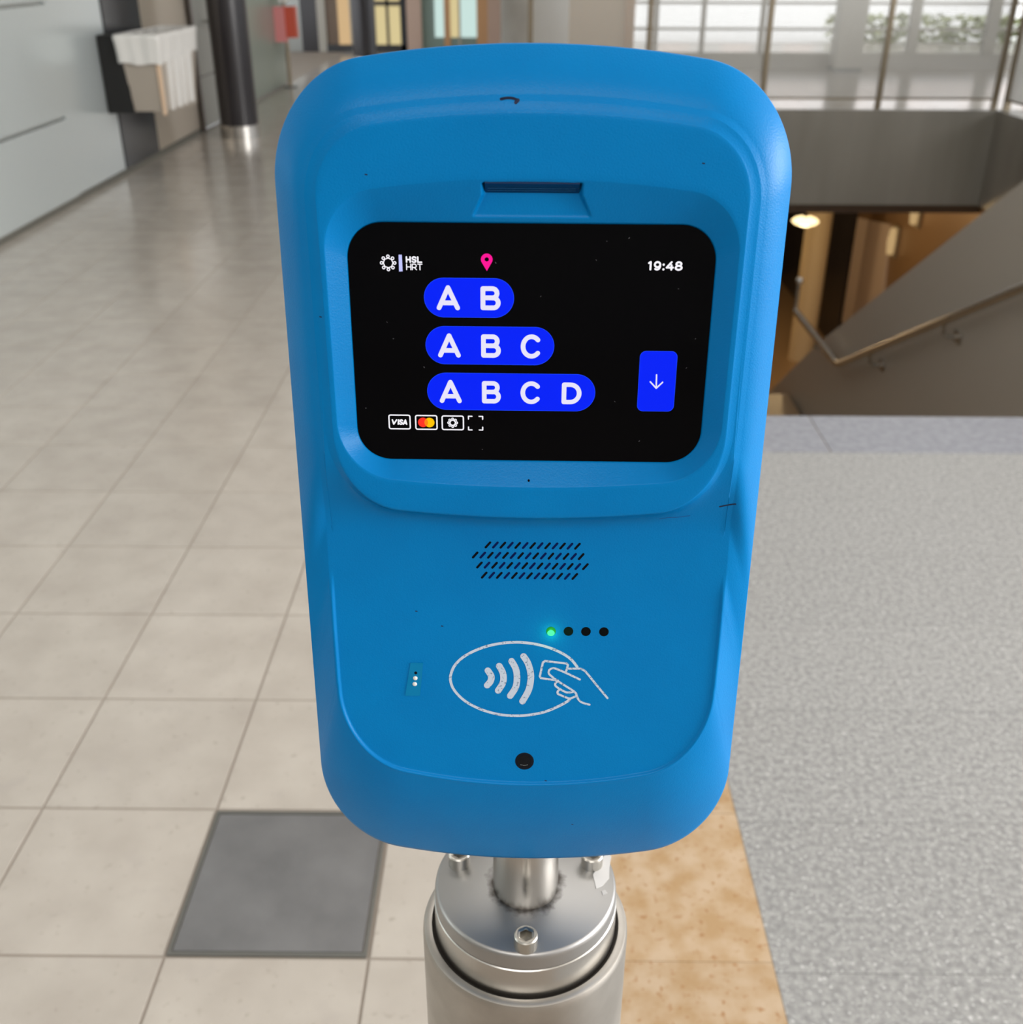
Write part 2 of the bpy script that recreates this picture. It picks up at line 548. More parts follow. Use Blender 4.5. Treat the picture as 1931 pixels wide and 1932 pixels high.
MB().box(1.30, 1.42, 14.58, 14.62, 0.0, 3.2).build('timber_post', M_wood, gf)
pr = thing('square_pier', 'grey square pier in front of the far windows, right of the blue reader', 'pier', (4.06, 14.35, 0))
MB().box(-.16, .16, -.16, .16, 0.05, 3.4).build('shaft', M_frame, pr)
MB().box(-.17, .17, -.17, .17, 0.0, 0.05).build('foot', M_black2, pr)
# outside
og = struct(MB().box(-6, 20, 14.8, 60, -0.4, -0.02).build('ground', mat('pavement', srgb(232, 230, 226), 0.7)), 'pavement outside the far windows')
bd = thing('street_building', 'pale pinkish building across the street, seen through the far windows', 'building', (8, 52, -0.02))
MB().box(-22, 20, 0, 4, 0, 6).build('wall', mat('pale_render', srgb(232, 216, 206), 0.7), bd)
MB().box(-22, 20, -0.05, 0, 0, 0.5).build('plinth', mat('plinth', srgb(170, 165, 158), 0.7), bd)
for k in range(14):
    MB().box(-20 + 2.8 * k, -18.6 + 2.8 * k, -0.06, 0, 1.0, 3.0).build('window', mat('street_glass', srgb(190, 205, 205), 0.2), bd)
hg = MB()
rng = random.Random(2)
for k in range(700):
    c = Vector((rng.uniform(-2.2, 2.2), rng.uniform(-.35, .35), rng.uniform(0.02, .42)))
    a, e = rng.uniform(0, 6.28), rng.uniform(-.8, .8)
    d1 = Vector((math.cos(a), math.sin(a), e)) * .09
    d2 = Vector((-math.sin(a), math.cos(a), .3)) * .06
    hg.add([c - d1, c + d2, c + d1, c - d2], [(0, 1, 2, 3)])
hr = thing('hedge', 'low green hedge outside the far windows', 'hedge', (7.4, 19.5, -0.02))
hg.build('leaves', mat('leaf', srgb(150, 160, 96), 0.6), hr)['kind'] = 'stuff'

# ------------------------------------------------------------------ stairwell
struct(MB().box(0.45, 4.50, 10.60, 10.80, -0.88, -0.0005).build('wall_stairwell_far', M_fascia), 'grey metal edge of the floor beyond the stairwell')
wr = struct(MB().box(4.50, 4.70, 3.11, 10.80, -0.88, -0.0005).build('wall_stairwell_right', M_fascia), 'grey metal edge of the floor right of the stairwell')
MB().box(4.60, 4.75, 3.11, 19.0, -4.2, -0.88).build('lower_cladding', M_warmwall, wr)
struct(MB().box(0.32, 0.46, 3.11, 10.60, -4.2, -0.3).build('wall_stairwell_left', M_fascia), 'wall left of the stairs')
struct(MB().box(0.30, 4.70, 2.96, 3.11, -4.2, -0.30).build('wall_stairwell_near', M_fascia), 'wall under the head of the stairs')
struct(MB().box(0.30, 4.75, 10.80, 19.0, -1.0, -0.88).build('ceiling_lower', mat('lower_ceiling', srgb(92, 70, 48), 0.5)), 'dark ceiling of the lower level')
struct(MB().box(-1.0, 8.0, 7.0, 19.0, -4.2, -3.75).build('floor_lower', mat('lower_floor', srgb(168, 140, 106), 0.4)), 'floor of the lower level')
wlb = struct(MB().box(-1.0, 4.75, 18.9, 19.1, -4.2, -0.88).build('wall_lower_back', mat('lower_wall', srgb(120, 92, 62), 0.5)), 'far wall of the lower level')
wlb2 = struct(MB().box(0.10, 0.30, 10.65, 19.0, -4.2, -0.88).build('wall_lower_left', mat('lower_wall2', srgb(130, 104, 74), 0.5)), 'left wall of the lower level')

M_stepstone = mat('warm_step_stone', srgb(172, 146, 114), 0.45)
st = thing('staircase', 'stone stairs going down behind the dark edge stones', 'stairs', (0.475, 3.125, 0))
GO, RI, NS = 0.2957, 0.1526, 14
step = None
for k in range(NS - 1):
    if step is None:
        step = MB().box(0.0, 1.90, 0.0, GO, -RI - 0.25, -RI).build('step', M_stepstone, st)
    else:
        copy_part(step, st, (0, k * GO, -k * RI))
MB().box(0.0, 1.90, (NS - 1) * GO, 5.6, -NS * RI - 0.25, -NS * RI).build('landing', M_stepstone, st)
for k in range(9):
    copy_part(step, st, (0, 5.6 + k * GO, -NS * RI - k * RI))

sw = thing('stair_side_panel', 'sloping grey metal side panel along the right of the stairs', 'panel', (2.40, 3.11, 0))
poly = [(3.12, -3.7), (10.55, -3.74), (10.4, -3.05), (8.15, -1.48), (7.72, -1.21), (5.2, 0.343), (4.0, 1.05), (3.12, 1.05)]
poly = [(a - 3.11, c) for a, c in poly]
MB().prism(poly, 'x', 0.0, 0.09).build('panel', M_stairwall, sw)

hr2 = thing('stair_handrail', 'tubular steel handrail bending level at the landing below the stairs', 'handrail', (2.31, 3.11, 0))
pts = [(0, 3.6, 0.55), (0, 4.93, -0.133), (0, 7.18, -1.295), (0, 7.24, -1.32), (0, 7.32, -1.335), (0, 8.60, -1.345)]
MB().tube([(a, y - 3.11, z) for a, y, z in pts], 0.028, 16).build('rail', M_steel, hr2, True, 50)
for yy in (4.3, 5.55, 6.62, 7.9):
    zz = -0.133 - (yy - 4.93) * 0.5164 if yy < 7.2 else -1.34
    mb = MB().tube([(0, yy - 3.11, zz - .015), (0.0, yy - 3.11, zz - .075), (0.03, yy - 3.11, zz - .095), (0.088, yy - 3.11, zz - .095)], 0.011, 10)
    mb.box(0.080, 0.0895, yy - 3.16, yy - 3.06, zz - .125, zz - .065)
    mb.build('bracket', M_steel, hr2, True, 40)
MB().tube([(0, 5.49, -1.345), (0, 5.49, -1.12)], 0.016, 12).lathe([(0.004, -1.12), (0.026, -1.105), (0.032, -1.085), (0.024, -1.062), (0.002, -1.055)], 0, 5.49, 16).build('end_knob', M_steel, hr2, True, 60)

# lower level furniture seen through the gap
column('lower_column', 'cream round column on the lower level under the warm lamp', 3.97, 14.2, 0.17, mat('cream_paint', srgb(226, 208, 172), 0.5), -0.88, False).location.z = 0
lc = bpy.data.objects['lower_column']
for ch in list(lc.children):
    me = MB().lathe([(0.17, -3.75), (0.17, -0.88)], n=40, closed=True)
    m_ = ch.data.materials[0]
    bpy.data.objects.remove(ch)
    me.build('shaft', m_, lc, True, 40)
MB().box(2.6, 4.6, 18.7, 18.9, -3.75, -1.4).build('dark_opening', M_black, wlb)
MB().box(4.56, 4.61, 14.6, 18.6, -3.75, -1.5).build('dark_opening', M_black, wr)
MB().prism([(12.9, -3.3), (14.5, -3.3), (14.5, -1.85), (13.2, -1.65)], 'x', 4.57, 4.61).build('pale_panel', mat('pale_panel', srgb(176, 160, 150), 0.5), wr)


def lamp(name, label, x, y, z, power):
    t = thing(name, label, 'lamp', (x, y, z))
    MB().lathe([(0.001, 0.055), (0.06, 0.050), (0.12, 0.030), (0.15, 0.0), (0.12, -0.030), (0.06, -0.048), (0.001, -0.052)], n=32).build('glass_shade', emit('lamp_glass_' + name, (1.0, 0.74, 0.36, 1), 2.6), t, True)
    MB().lathe([(0.001, 0.075), (0.03, 0.072), (0.03, 0.052), (0.001, 0.052)], n=20).build('cap', M_black2, t, True, 40)
    MB().tube([(0, 0, 0.07), (0, 0, -0.88 - z)], 0.006, 8).build('cord', M_black2, t)
    d = bpy.data.lights.new(name + '_light', 'POINT')
    d.energy, d.color, d.shadow_soft_size = power, (1.0, 0.70, 0.36), 0.1
    o = bpy.data.objects.new(name + '_light', d)
    COL.objects.link(o)
    o.parent = t
    o.location = (0, 0, -0.18)
    return t


lamp('pendant_lamp', 'round warm pendant lamp over the lower level', 3.2, 12.0, -1.35, 34)
lamp('pendant_lamp', 'second warm pendant lamp deeper in the lower level', 2.0, 15.5, -1.35, 40)


M_glint = emit('added_glint_glow', (1.0, 0.66, 0.30, 1), 0.5)  # glowing shapes added in place of lamp reflections in the polished wall
for lab, y, z in (('upper amber glow added as a lamp reflection on the bronze wall of the lower level', 12.35, -1.30), ('lower amber glow added as a lamp reflection on the bronze wall of the lower level', 12.95, -1.80)):
    t = thing('added_glint', lab, 'lamp', (4.60, y, z), 'amber glows added as lamp reflections in the lower level')
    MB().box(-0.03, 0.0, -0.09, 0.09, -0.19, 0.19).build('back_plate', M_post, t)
    MB().lathe([(0.001, 0.17), (0.04, 0.15), (0.055, 0.0), (0.04, -0.15), (0.001, -0.17)], -0.06, 0, 20).build('glass', M_glint, t, True)  # glowing body that stands for the reflected light


# ------------------------------------------------------------------ balustrades round the stairwell
def balustrade(label, p0, p1, nseg, skip_first=False):
    p0, p1 = Vector(p0), Vector(p1)
    t = thing('balustrade', label, 'balustrade', p0, 'mesh balustrades round the stairwell')
    d = p1 - p0
    ln = d.length
    e = d / ln
    nrm = Vector((-e.y, e.x, 0))

    def Q(s, n, z):
        q = e * s + nrm * n
        return (q.x, q.y, z)

    def bar(s0, s1, n0, n1, z0, z1, mb):
        return mb.hexa([Q(s0, n0, z0), Q(s1, n0, z0), Q(s1, n1, z0), Q(s0, n1, z0)], [Q(s0, n0, z1), Q(s1, n0, z1), Q(s1, n1, z1), Q(s0, n1, z1)])
    seg = ln / nseg
    for k in range(nseg + 1):
        if k == 0 and skip_first:
            continue
        bar(k * seg - .022, k * seg + .022, -.03, .03, 0, 1.12, MB()).build('post', M_post, t)
    MB().tube([Q(-.03, 0, 1.14), Q(ln + .03, 0, 1.14)], 0.024, 14).build('top_rail', M_steel, t, True, 50)
    for k in range(nseg):
        s0, s1 = k * seg + .03, (k + 1) * seg - .03
        bar(s0, s1, -.010, .010, 1.06, 1.08, MB()).build('upper_bar', M_post, t)
        pn = bar(s0, s1, -.010, .010, 0.080, 0.100, MB()).build('lower_bar', M_post, t)
        wi = MB()
        pitch, w_ = 0.017, 0.0027
        n_ = int((s1 - s0) / pitch)
        for i in range(n_ + 1):
            s = s0 + i * (s1 - s0) / n_
            bar(s - w_, s + w_, -.002, .002, .10, 1.06, wi)
        for i in range(int(.96 / pitch) + 1):
            z = .10 + i * pitch
            bar(s0, s1, -.0015, .0015, z - w_, z + w_, wi)
        tag(wi.build('wire_mesh', M_mesh, pn), kind='stuff')
    return t


balustrade('mesh balustrade across the far side of the stairwell, below the windows', (0.08, 10.68, 0), (4.49, 10.68, 0), 4)
balustrade('mesh balustrade along the right side of the stairwell, at the picture edge', (4.58, 10.60, 0), (4.58, 3.40, 0), 6)

# ------------------------------------------------------------------ pedestal
PX, PY = 0.0055, 0.4520
ZT = 0.810
ped = thing('pedestal', 'round stainless steel pedestal carrying the blue card reader', 'pedestal', (PX, PY, 0))
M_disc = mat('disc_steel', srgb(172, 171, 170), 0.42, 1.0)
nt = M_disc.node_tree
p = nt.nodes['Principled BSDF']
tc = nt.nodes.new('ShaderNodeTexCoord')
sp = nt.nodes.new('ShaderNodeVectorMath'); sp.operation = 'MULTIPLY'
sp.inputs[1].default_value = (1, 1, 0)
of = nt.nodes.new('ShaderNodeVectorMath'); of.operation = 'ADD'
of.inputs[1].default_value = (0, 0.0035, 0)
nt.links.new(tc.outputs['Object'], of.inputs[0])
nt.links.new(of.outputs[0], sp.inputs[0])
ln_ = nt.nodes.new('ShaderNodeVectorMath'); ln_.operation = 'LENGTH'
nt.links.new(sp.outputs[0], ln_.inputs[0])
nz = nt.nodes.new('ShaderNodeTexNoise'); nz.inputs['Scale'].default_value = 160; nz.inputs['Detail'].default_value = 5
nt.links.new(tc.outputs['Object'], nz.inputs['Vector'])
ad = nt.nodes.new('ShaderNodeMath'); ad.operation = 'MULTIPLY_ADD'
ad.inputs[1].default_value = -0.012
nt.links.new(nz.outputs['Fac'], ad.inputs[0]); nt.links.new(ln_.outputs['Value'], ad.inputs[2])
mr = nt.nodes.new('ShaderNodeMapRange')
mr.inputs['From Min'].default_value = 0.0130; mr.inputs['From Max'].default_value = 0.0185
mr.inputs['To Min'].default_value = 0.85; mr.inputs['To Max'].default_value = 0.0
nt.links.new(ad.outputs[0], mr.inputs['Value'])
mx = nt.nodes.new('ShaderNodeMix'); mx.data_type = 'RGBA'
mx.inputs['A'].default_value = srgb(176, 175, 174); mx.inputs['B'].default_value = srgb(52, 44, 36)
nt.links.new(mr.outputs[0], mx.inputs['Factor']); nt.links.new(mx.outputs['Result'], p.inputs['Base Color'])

MB().lathe([(0.001, ZT), (0.0518, ZT), (0.0530, ZT - .0006), (0.0538, ZT - .002), (0.0541, ZT - .0040), (0.0541, ZT - .0115), (0.001, ZT - .0115)], n=96).build('top_plate', M_disc, ped, True, 35)
MB().lathe([(0.001, ZT - .0118), (0.0541, ZT - .0118), (0.0547, ZT - .0124), (0.0547, ZT - .044), (0.001, ZT - .044)], n=96).build('lower_plate', M_steel, ped, True, 35)
MB().lathe([(0.0548, ZT - .0345), (0.0564, ZT - .0338), (0.0564, ZT - .042), (0.0548, ZT - .042)], n=96).build('grime_ring', mat('grime', srgb(40, 34, 29), 0.9), ped, True, 35)
MB().lathe([(0.0565, ZT - .06), (0.0565, ZT - .0335), (0.0570, ZT - .0325), (0.0600, ZT - .0323), (0.0614, ZT - .0331), (0.0622, ZT - .0352), (0.0624, ZT - .038), (0.0624, 0.012), (0.0565, 0.012)], n=96).build('tube', M_steel_tube, ped, True, 35)
MB().lathe([(0.001, 0.0), (0.105, 0.0), (0.105, 0.010), (0.103, 0.012), (0.001, 0.012)], n=64).build('base_plate', M_steel_tube, ped, True, 35)
MB().lathe([(0.0192, ZT + .0001), (0.0192, ZT + .064)], n=64, closed=True).build('neck', M_steel, ped, True, 35).location = (0, -0.0035, 0)


def bolt_mesh():
    mb = MB()
    n = 48
    R, hh, hx = 0.0066, 0.0085, 0.0031
    def circ(r, z):
        return [(r * math.cos(2 * math.pi * k / n), r * math.sin(2 * math.pi * k / n), z) for k in range(n)]
    def hexa(r, z):
        out = []
        for k in range(n):
            a = 2 * math.pi * k / n
            s = r / math.cos(((a + math.pi / 6) % (math.pi / 3)) - math.pi / 6)
            out.append((s * math.cos(a), s * math.sin(a), z))
        return out
    rings = [circ(R, 0), circ(R, hh - .0007), circ(R - .0006, hh), circ(hx * 1.42, hh), hexa(hx * 1.08, hh - .0004), hexa(hx, hh - .0012), hexa(hx, hh - .0052)]
    vs = [v for r in rings for v in r]
    fs = [(i * n + k, i * n + (k + 1) % n, (i + 1) * n + (k + 1) % n, (i + 1) * n + k) for i in range(len(rings) - 1) for k in range(n)]
    fs.append(tuple((len(rings) - 1) * n + k for k in range(n)))
    mb.add(vs, fs)
    return mb


bo = None
for ang in (-90, 22, 158):
    loc = (0.0434 * math.cos(math.radians(ang)), 0.0434 * math.sin(math.radians(ang)) - 0.0035, ZT)
    if bo is None:
        bo = bolt_mesh().build('bolt', M_chrome, ped, True, 35)
        bo.location = loc
    else:
        copy_part(bo, ped, loc)
# torn remains of a sticker on the plate edge
tp = [(0.0405, 0.004), (0.0445, 0.0115), (0.050, 0.0225), (0.0525, 0.0185), (0.0508, 0.010), (0.0500, 0.0015), (0.0455, -0.0045), (0.0418, -0.0065)]
MB().prism(tp, 'z', ZT + .0001, ZT + .0004).build('sticker_scrap', mat('torn_paper', srgb(226, 224, 222), 0.6), ped)
MB().prism([(0.0448, -0.0082), (0.0470, -0.0075), (0.0482, -0.0098), (0.0455, -0.0115)], 'z', ZT + .0001, ZT + .0003).build('sticker_scrap', mat('torn_paper2', srgb(206, 204, 202), 0.6), ped)

# ------------------------------------------------------------------ the blue card reader
OVAL = [[24.23, -153.48], [21.46, -150.02], [17.68, -147.23], [11.86, -144.49], [5.24, -142.63], [-0.95, -141.82], [-5.47, -141.71], [-11.65, -142.33], [-18.23, -143.87], [-24.42, -146.37], [-29.81, -149.74], [-33.55, -153.75], [-35.32, -157.97], [-35.59, -161.07], [-34.45, -165.05], [-31.54, -169.02], [-27.37, -172.53], [-21.5, -175.58], [-14.78, -177.72], [-8.9, -178.61], [-2.18, -178.68], [4.1, -177.85], [9.94, -176.31], [15.75, -173.6], [19.88, -171.07], [21.1, -169.84]]
WAVES = [[[-17.87, -156.01], [-16.53, -158.1], [-16.19, -159.65], [-16.73, -161.65], [-18.18, -163.45]], [[-12.49, -153.63], [-10.93, -156.69], [-10.42, -159.55], [-10.89, -162.44], [-12.96, -166.03]], [[-6.71, -151.12], [-4.73, -154.83], [-4.06, -159.23], [-4.63, -164.12], [-7.22, -168.61]], [[-1.07, -148.62], [1.04, -152.1], [2.35, -156.92], [2.4, -160.89], [1.43, -165.8], [-1.34, -171.29]]]
HAND = [[[18.92, -156.43], [19.87, -152.67], [19.23, -151.89], [9.08, -150.78], [8.06, -151.54], [6.73, -158.39], [7.24, -159.4], [15.27, -160.46]], [[20.12, -154.43], [24.05, -154.36], [25.91, -154.42], [27.8, -155.4], [29.93, -157.79], [33.38, -162.16], [39.0, -168.96]], [[25.63, -159.76], [18.71, -156.43], [14.12, -154.52], [12.46, -154.46], [11.15, -155.23], [10.93, -156.78], [11.91, -158.09], [15.49, -160.9], [23.09, -165.88], [24.39, -168.09], [25.27, -169.86], [26.98, -171.4], [30.56, -172.46]], [[15.49, -160.9], [14.34, -161.5], [14.08, -162.92], [15.56, -164.23], [18.93, -166.17], [21.02, -166.36], [23.09, -165.97]], [[16.41, -164.88], [15.38, -165.79], [15.41, -167.12], [16.88, -167.86], [20.67, -169.4], [22.33, -169.02], [23.98, -168.19]]]
SLOTS = [[[-18.87, -94.23], [-16.85, -91.74]], [[-15.49, -94.24], [-13.47, -91.74]], [[-12.1, -94.24], [-10.09, -91.75]], [[-8.72, -94.25], [-6.72, -91.75]], [[-5.34, -94.25], [-3.34, -91.76]], [[-1.95, -94.26], [0.03, -91.76]], [[1.43, -94.26], [3.41, -91.77]], [[4.81, -94.27], [6.78, -91.77]], [[8.19, -94.27], [10.16, -91.78]], [[11.57, -94.28], [13.53, -91.79]], [[14.95, -94.28], [16.9, -91.79]], [[18.33, -94.29], [20.27, -91.8]], [[21.71, -94.29], [23.64, -91.8]], [[-24.69, -99.44], [-22.65, -96.93]], [[-21.24, -99.45], [-19.2, -96.93]], [[-17.79, -99.45], [-15.76, -96.94]], [[-14.34, -99.46], [-12.32, -96.94]], [[-10.89, -99.46], [-8.88, -96.95]], [[-7.45, -99.47], [-5.44, -96.96]], [[-4.0, -99.47], [-2.0, -96.96]], [[-0.55, -99.48], [1.44, -96.97]], [[2.89, -99.49], [4.88, -96.97]], [[6.34, -99.49], [8.32, -96.98]], [[9.79, -99.5], [11.75, -96.98]], [[13.23, -99.5], [15.19, -96.99]], [[16.67, -99.51], [18.63, -97.0]], [[20.12, -99.51], [22.06, -97.0]], [[23.56, -99.52], [25.5, -97.01]], [[-22.8, -104.56], [-20.75, -102.04]], [[-19.33, -104.57], [-17.29, -102.04]], [[-15.87, -104.57], [-13.83, -102.05]], [[-12.4, -104.58], [-10.38, -102.05]], [[-8.94, -104.58], [-6.92, -102.06]], [[-5.48, -104.59], [-3.46, -102.06]], [[-2.02, -104.59], [-0.01, -102.07]], [[1.45, -104.6], [3.44, -102.07]], [[4.91, -104.6], [6.9, -102.08]], [[8.37, -104.61], [10.35, -102.08]], [[11.83, -104.61], [13.8, -102.09]], [[15.29, -104.62], [17.25, -102.09]], [[18.74, -104.62], [20.7, -102.1]], [[22.2, -104.63], [24.15, -102.1]], [[25.66, -104.63], [27.6, -102.11]], [[-20.64, -109.69], [-18.59, -107.16]], [[-17.17, -109.69], [-15.12, -107.16]], [[-13.7, -109.69], [-11.66, -107.17]], [[-10.23, -109.7], [-8.2, -107.17]], [[-6.76, -109.7], [-4.74, -107.17]], [[-3.29, -109.7], [-1.28, -107.17]], [[0.18, -109.7], [2.18, -107.18]], [[3.64, -109.71], [5.64, -107.18]], [[7.11, -109.71], [9.1, -107.18]], [[10.57, -109.71], [12.56, -107.19]], [[14.04, -109.72], [16.02, -107.19]], [[17.5, -109.72], [19.47, -107.19]], [[20.97, -109.72], [22.93, -107.2]]]
LEDS = [[11.57, -136.05], [19.73, -135.93], [27.88, -135.93], [36.28, -135.93]]
LENS = [-0.0, -202.31]
STICKER = [[-54.39, -152.62], [-48.38, -152.52], [-50.11, -169.14], [-57.19, -169.25]]
DOTS = [[-52.25, -160.31], [-52.55, -163.26]]
HOLE = [-51.96, -157.63]
MIC = [0.21, -57.24]
PILLS = [[[-43.2, 20.41], [-6.72, 20.77], [-24.85, 28.55], [-25.03, 12.42]], [[-43.11, 0.5], [9.97, 0.91], [-16.77, 8.8], [-16.82, -7.35]], [[-42.99, -19.13], [27.62, -19.01], [-7.52, -11.01], [-7.42, -27.34]]]
ARROWBTN = [[45.37, -0.76], [60.46, -0.6], [61.15, -26.96], [45.66, -26.88]]
ARROW = [[[52.78, -10.93], [52.98, -16.75]], [[50.35, -13.95], [52.98, -16.75], [55.51, -14.07]]]
A1 = [[-36.95, 16.48], [-33.25, 24.38], [-29.77, 16.56]]
LETTERS = [["A", -38.14, 15.39, -28.65, 25.57], ["B", -20.29, 15.57, -12.14, 25.33], ["A", -38.03, -4.46, -28.61, 5.79], ["B", -20.17, -4.34, -12.03, 5.54], ["C", -3.86, -4.51, 4.45, 5.72], ["A", -37.81, -24.28, -28.48, -14.08], ["B", -19.96, -24.24, -12.0, -14.41], ["C", -3.76, -24.32, 4.64, -14.31], ["D", 13.54, -24.2, 21.86, -14.64]]
CLOCK = [[46.34, 36.01], [60.43, 32.14]]
CLOCKX = [46.47, 48.33, 48.79, 51.73, 52.19, 53.23, 53.56, 56.83, 57.15, 60.29]
PIN = [[-17.7, 36.0], [-17.69, 38.33], [-20.06, 35.98], [-15.34, 36.02], [-17.66, 31.43], [-17.7, 36.91]]
RING = [[-57.1, 34.26], [-57.02, 36.12], [-56.96, 37.64], [-55.39, 34.27]]
BAR = [[-52.82, 37.55], [-51.51, 37.56], [-51.43, 30.97], [-52.86, 30.89]]
HSL = [[-50.02, 34.33], [-43.26, 36.99]]
HRT = [[-49.96, 31.45], [-43.22, 34.06]]
CARDS = [[[-59.89, -29.65], [-50.38, -36.37]], [[-48.54, -29.71], [-38.93, -36.46]], [[-37.24, -29.77], [-27.65, -36.49]]]
VISA = [[-58.75, -34.33], [-51.64, -31.79]]
MC = [[-45.15, -33.08], [-42.4, -33.1], [-45.08, -30.86]]
GEAR = [[-32.5, -33.09], [-32.48, -31.72], [-32.46, -30.93]]
QR = [[-25.95, -29.8], [-19.44, -29.72], [-19.48, -36.41], [-26.03, -36.5]]
DUST = [[-58.74, 10.33], [-56.43, 3.26], [3.91, 21.22], [-14.28, 34.85], [29.64, 43.57], [38.35, 44.68], [25.75, 36.28], [59.14, 24.99], [64.81, -8.03], [-44.1, -8.58], [-20.04, -45.17], [47.13, -40.65], [35.88, -22.68], [-69.39, -27.02], [67.56, 4.38]]
NICHE = [[-18.09, 65.73], [17.82, 65.44], [-17.91, 61.32], [17.75, 61.22], [-21.88, 53.49], [21.51, 53.46]]
MARK = [[-11.99, 95.83], [-9.82, 96.21], [-7.65, 96.13], [-5.67, 95.5], [-6.46, 94.76]]
SCR = [[84.52, -71.24], [87.23, -70.44], [91.08, -69.49]]
SCR2 = [[58.73, -78.09], [62.43, -77.26], [66.64, -77.19], [71.96, -76.34]]
SPOTS = [[-63.13, 68.96], [64.28, 73.99], [-84.51, 13.7], [-39.3, -134.22], [-51.28, -127.03], [10.43, -212.38], [24.55, -244.72]]

DEV_O = Vector((0.00424, 0.41483, 1.15493))
DU, DV, DN = Vector((0.999949, -0.009825, -0.002269)), Vector((0.002802, 0.054599, 0.998504)), Vector((-0.009686, -0.998460, 0.054623))
kiosk = thing('card_reader', 'bright blue ticket card reader with a lit touch screen on the steel pedestal', 'card reader')
kiosk.matrix_world = Matrix(((DU.x, DV.x, DN.x, DEV_O.x), (DU.y, DV.y, DN.y, DEV_O.y), (DU.z, DV.z, DN.z, DEV_O.z), (0, 0, 0, 1)))


def sstep(a, b, x):
    t = min(1.0, max(0.0, (x - a) / (b - a)))
    return t * t * (3 - 2 * t)


def face_w(v):
    """height (mm) of the front face at height v (mm), glass plane = 0"""
    q = max(-40.0, min(40.0, (-118 - v) / 6))
    return 5.2 - 9.0 * sstep(-46, -86, v) + 0.174 * 6 * math.log1p(math.exp(q))


NTOP, NCOR, NSIDE = 150, 44, 110


def outline(a_t, a_b, vt, kt, rxt, ryt, vb, kb, rxb, ryb, side=None, hk=0.57):
    """closed loop: bowed top and bottom, straight sides, soft corners (mm)"""
    def corner(P0, T, P3):
        # P0 on the bowed edge with direction T, P3 on the side
        I = (P3[0], P0[1] + T * (P3[0] - P0[0]))
        P1 = (P0[0] + hk * (I[0] - P0[0]), P0[1] + hk * (I[1] - P0[1]))
        P2 = (P3[0] + hk * (I[0] - P3[0]), P3[1] + hk * (I[1] - P3[1]))
        return P0, P1, P2, P3

    def bez(c, t):
        s = 1 - t
        return tuple(s ** 3 * c[0][i] + 3 * s * s * t * c[1][i] + 3 * s * t * t * c[2][i] + t ** 3 * c[3][i] for i in (0, 1))
    ut, ub = a_t - rxt, a_b - rxb
    yt, yb = vt - kt * ut * ut, vb + kb * ub * ub
    It, Ib = yt - 2 * kt * ut * rxt, yb + 2 * kb * ub * rxb
    st_, sb_ = It - ryt, Ib + ryb
    ct = corner((ut, yt), -2 * kt * ut, (a_t, st_))
    cb = corner((ub, yb), 2 * kb * ub, (a_b, sb_))
    half = []                                        # right half, from top centre to bottom centre
    for i in range(NTOP):
        u = ut * i / NTOP
        half.append((u, vt - kt * u * u))
    for i in range(NCOR):
        half.append(bez(ct, i / NCOR))
    for i in range(NSIDE):
        t = i / NSIDE
        v = st_ + (sb_ - st_) * t
        half.append(((a_t + (a_b - a_t) * t) + (side(v) if side else 0), v))
    for i in range(NCOR):
        half.append(bez(cb, 1 - i / NCOR))
    for i in range(NTOP + 1):
        u = ub * (1 - i / NTOP)
        half.append((u, vb + kb * u * u))
    return half + [(-u, v) for u, v in reversed(half[1:-1])]


def offset(loop, d):
    n = len(loop)
    out = []
    for i in range(n):
        a, b_ = loop[i - 2], loop[(i + 2) % n]
        tx, ty = b_[0] - a[0], b_[1] - a[1]
        l = math.hypot(tx, ty)
        out.append((loop[i][0] - ty / l * d, loop[i][1] + tx / l * d))
    return out


o_screen = outline(73.2, 73.2, 50.0, 0.0, 14.5, 14.5, -50.0, 0.0, 14.5, 14.5)
o_recess = outline(81.0, 80.6, 68.0, .00112, 19.5, 21, -59.8, .00085, 23, 24)
o_plateau = outline(83.4, 83.0, 91.4, .00118, 23, 25, -74.4, .00095, 27, 34)
o_cove = offset(o_plateau, 3.0)
if o_cove[0][1] < o_plateau[0][1]:
    o_cove = offset(o_plateau, -3.0)
o_face = outline(90.0, 89.6, 97.6, .00118, 26, 30, -215.2, .00185, 31, 38, side=lambda v: 1.4 * sstep(-40, -115, v) - 1.4 * sstep(-120, -178, v))
o_face_in = offset(o_face, -2.4)
if abs(o_face_in[len(o_face) // 4][0]) > abs(o_face[len(o_face) // 4][0]):
    o_face_in = offset(o_face, 2.4)
o_rim = outline(101.6, 103.4, 114.6, .00119, 36, 41, -281.0, .00155, 38, 47)

NL = len(o_screen)
rings = []                                            # list of loops of (u, v, w)


def lerp_loop(a, b_, s):
    return [(p0[0] + (q0[0] - p0[0]) * s, p0[1] + (q0[1] - p0[1]) * s) for p0, q0 in zip(a, b_)]


def niche(u, v, w):
    """scanner niche cut into the upper wall of the recess"""
    if 51.0 < v < 67 and abs(u) < 26:
        hw = 18.2 + (61.5 - min(v, 61.5)) * 0.48
        m_ = (1 - sstep(hw - 0.2, hw + 1.4, abs(u))) * (1 - sstep(65.7, 66.5, v)) * sstep(52.2, 53.6, v)
        return w + (min(w, 0.45 + (min(v, 61) - 53) * 0.05) - w) * m_
    return w


PL = 7.0
GAP = [math.hypot(a[0] - c[0], a[1] - c[1]) for a, c in zip(o_cove, o_face_in)]
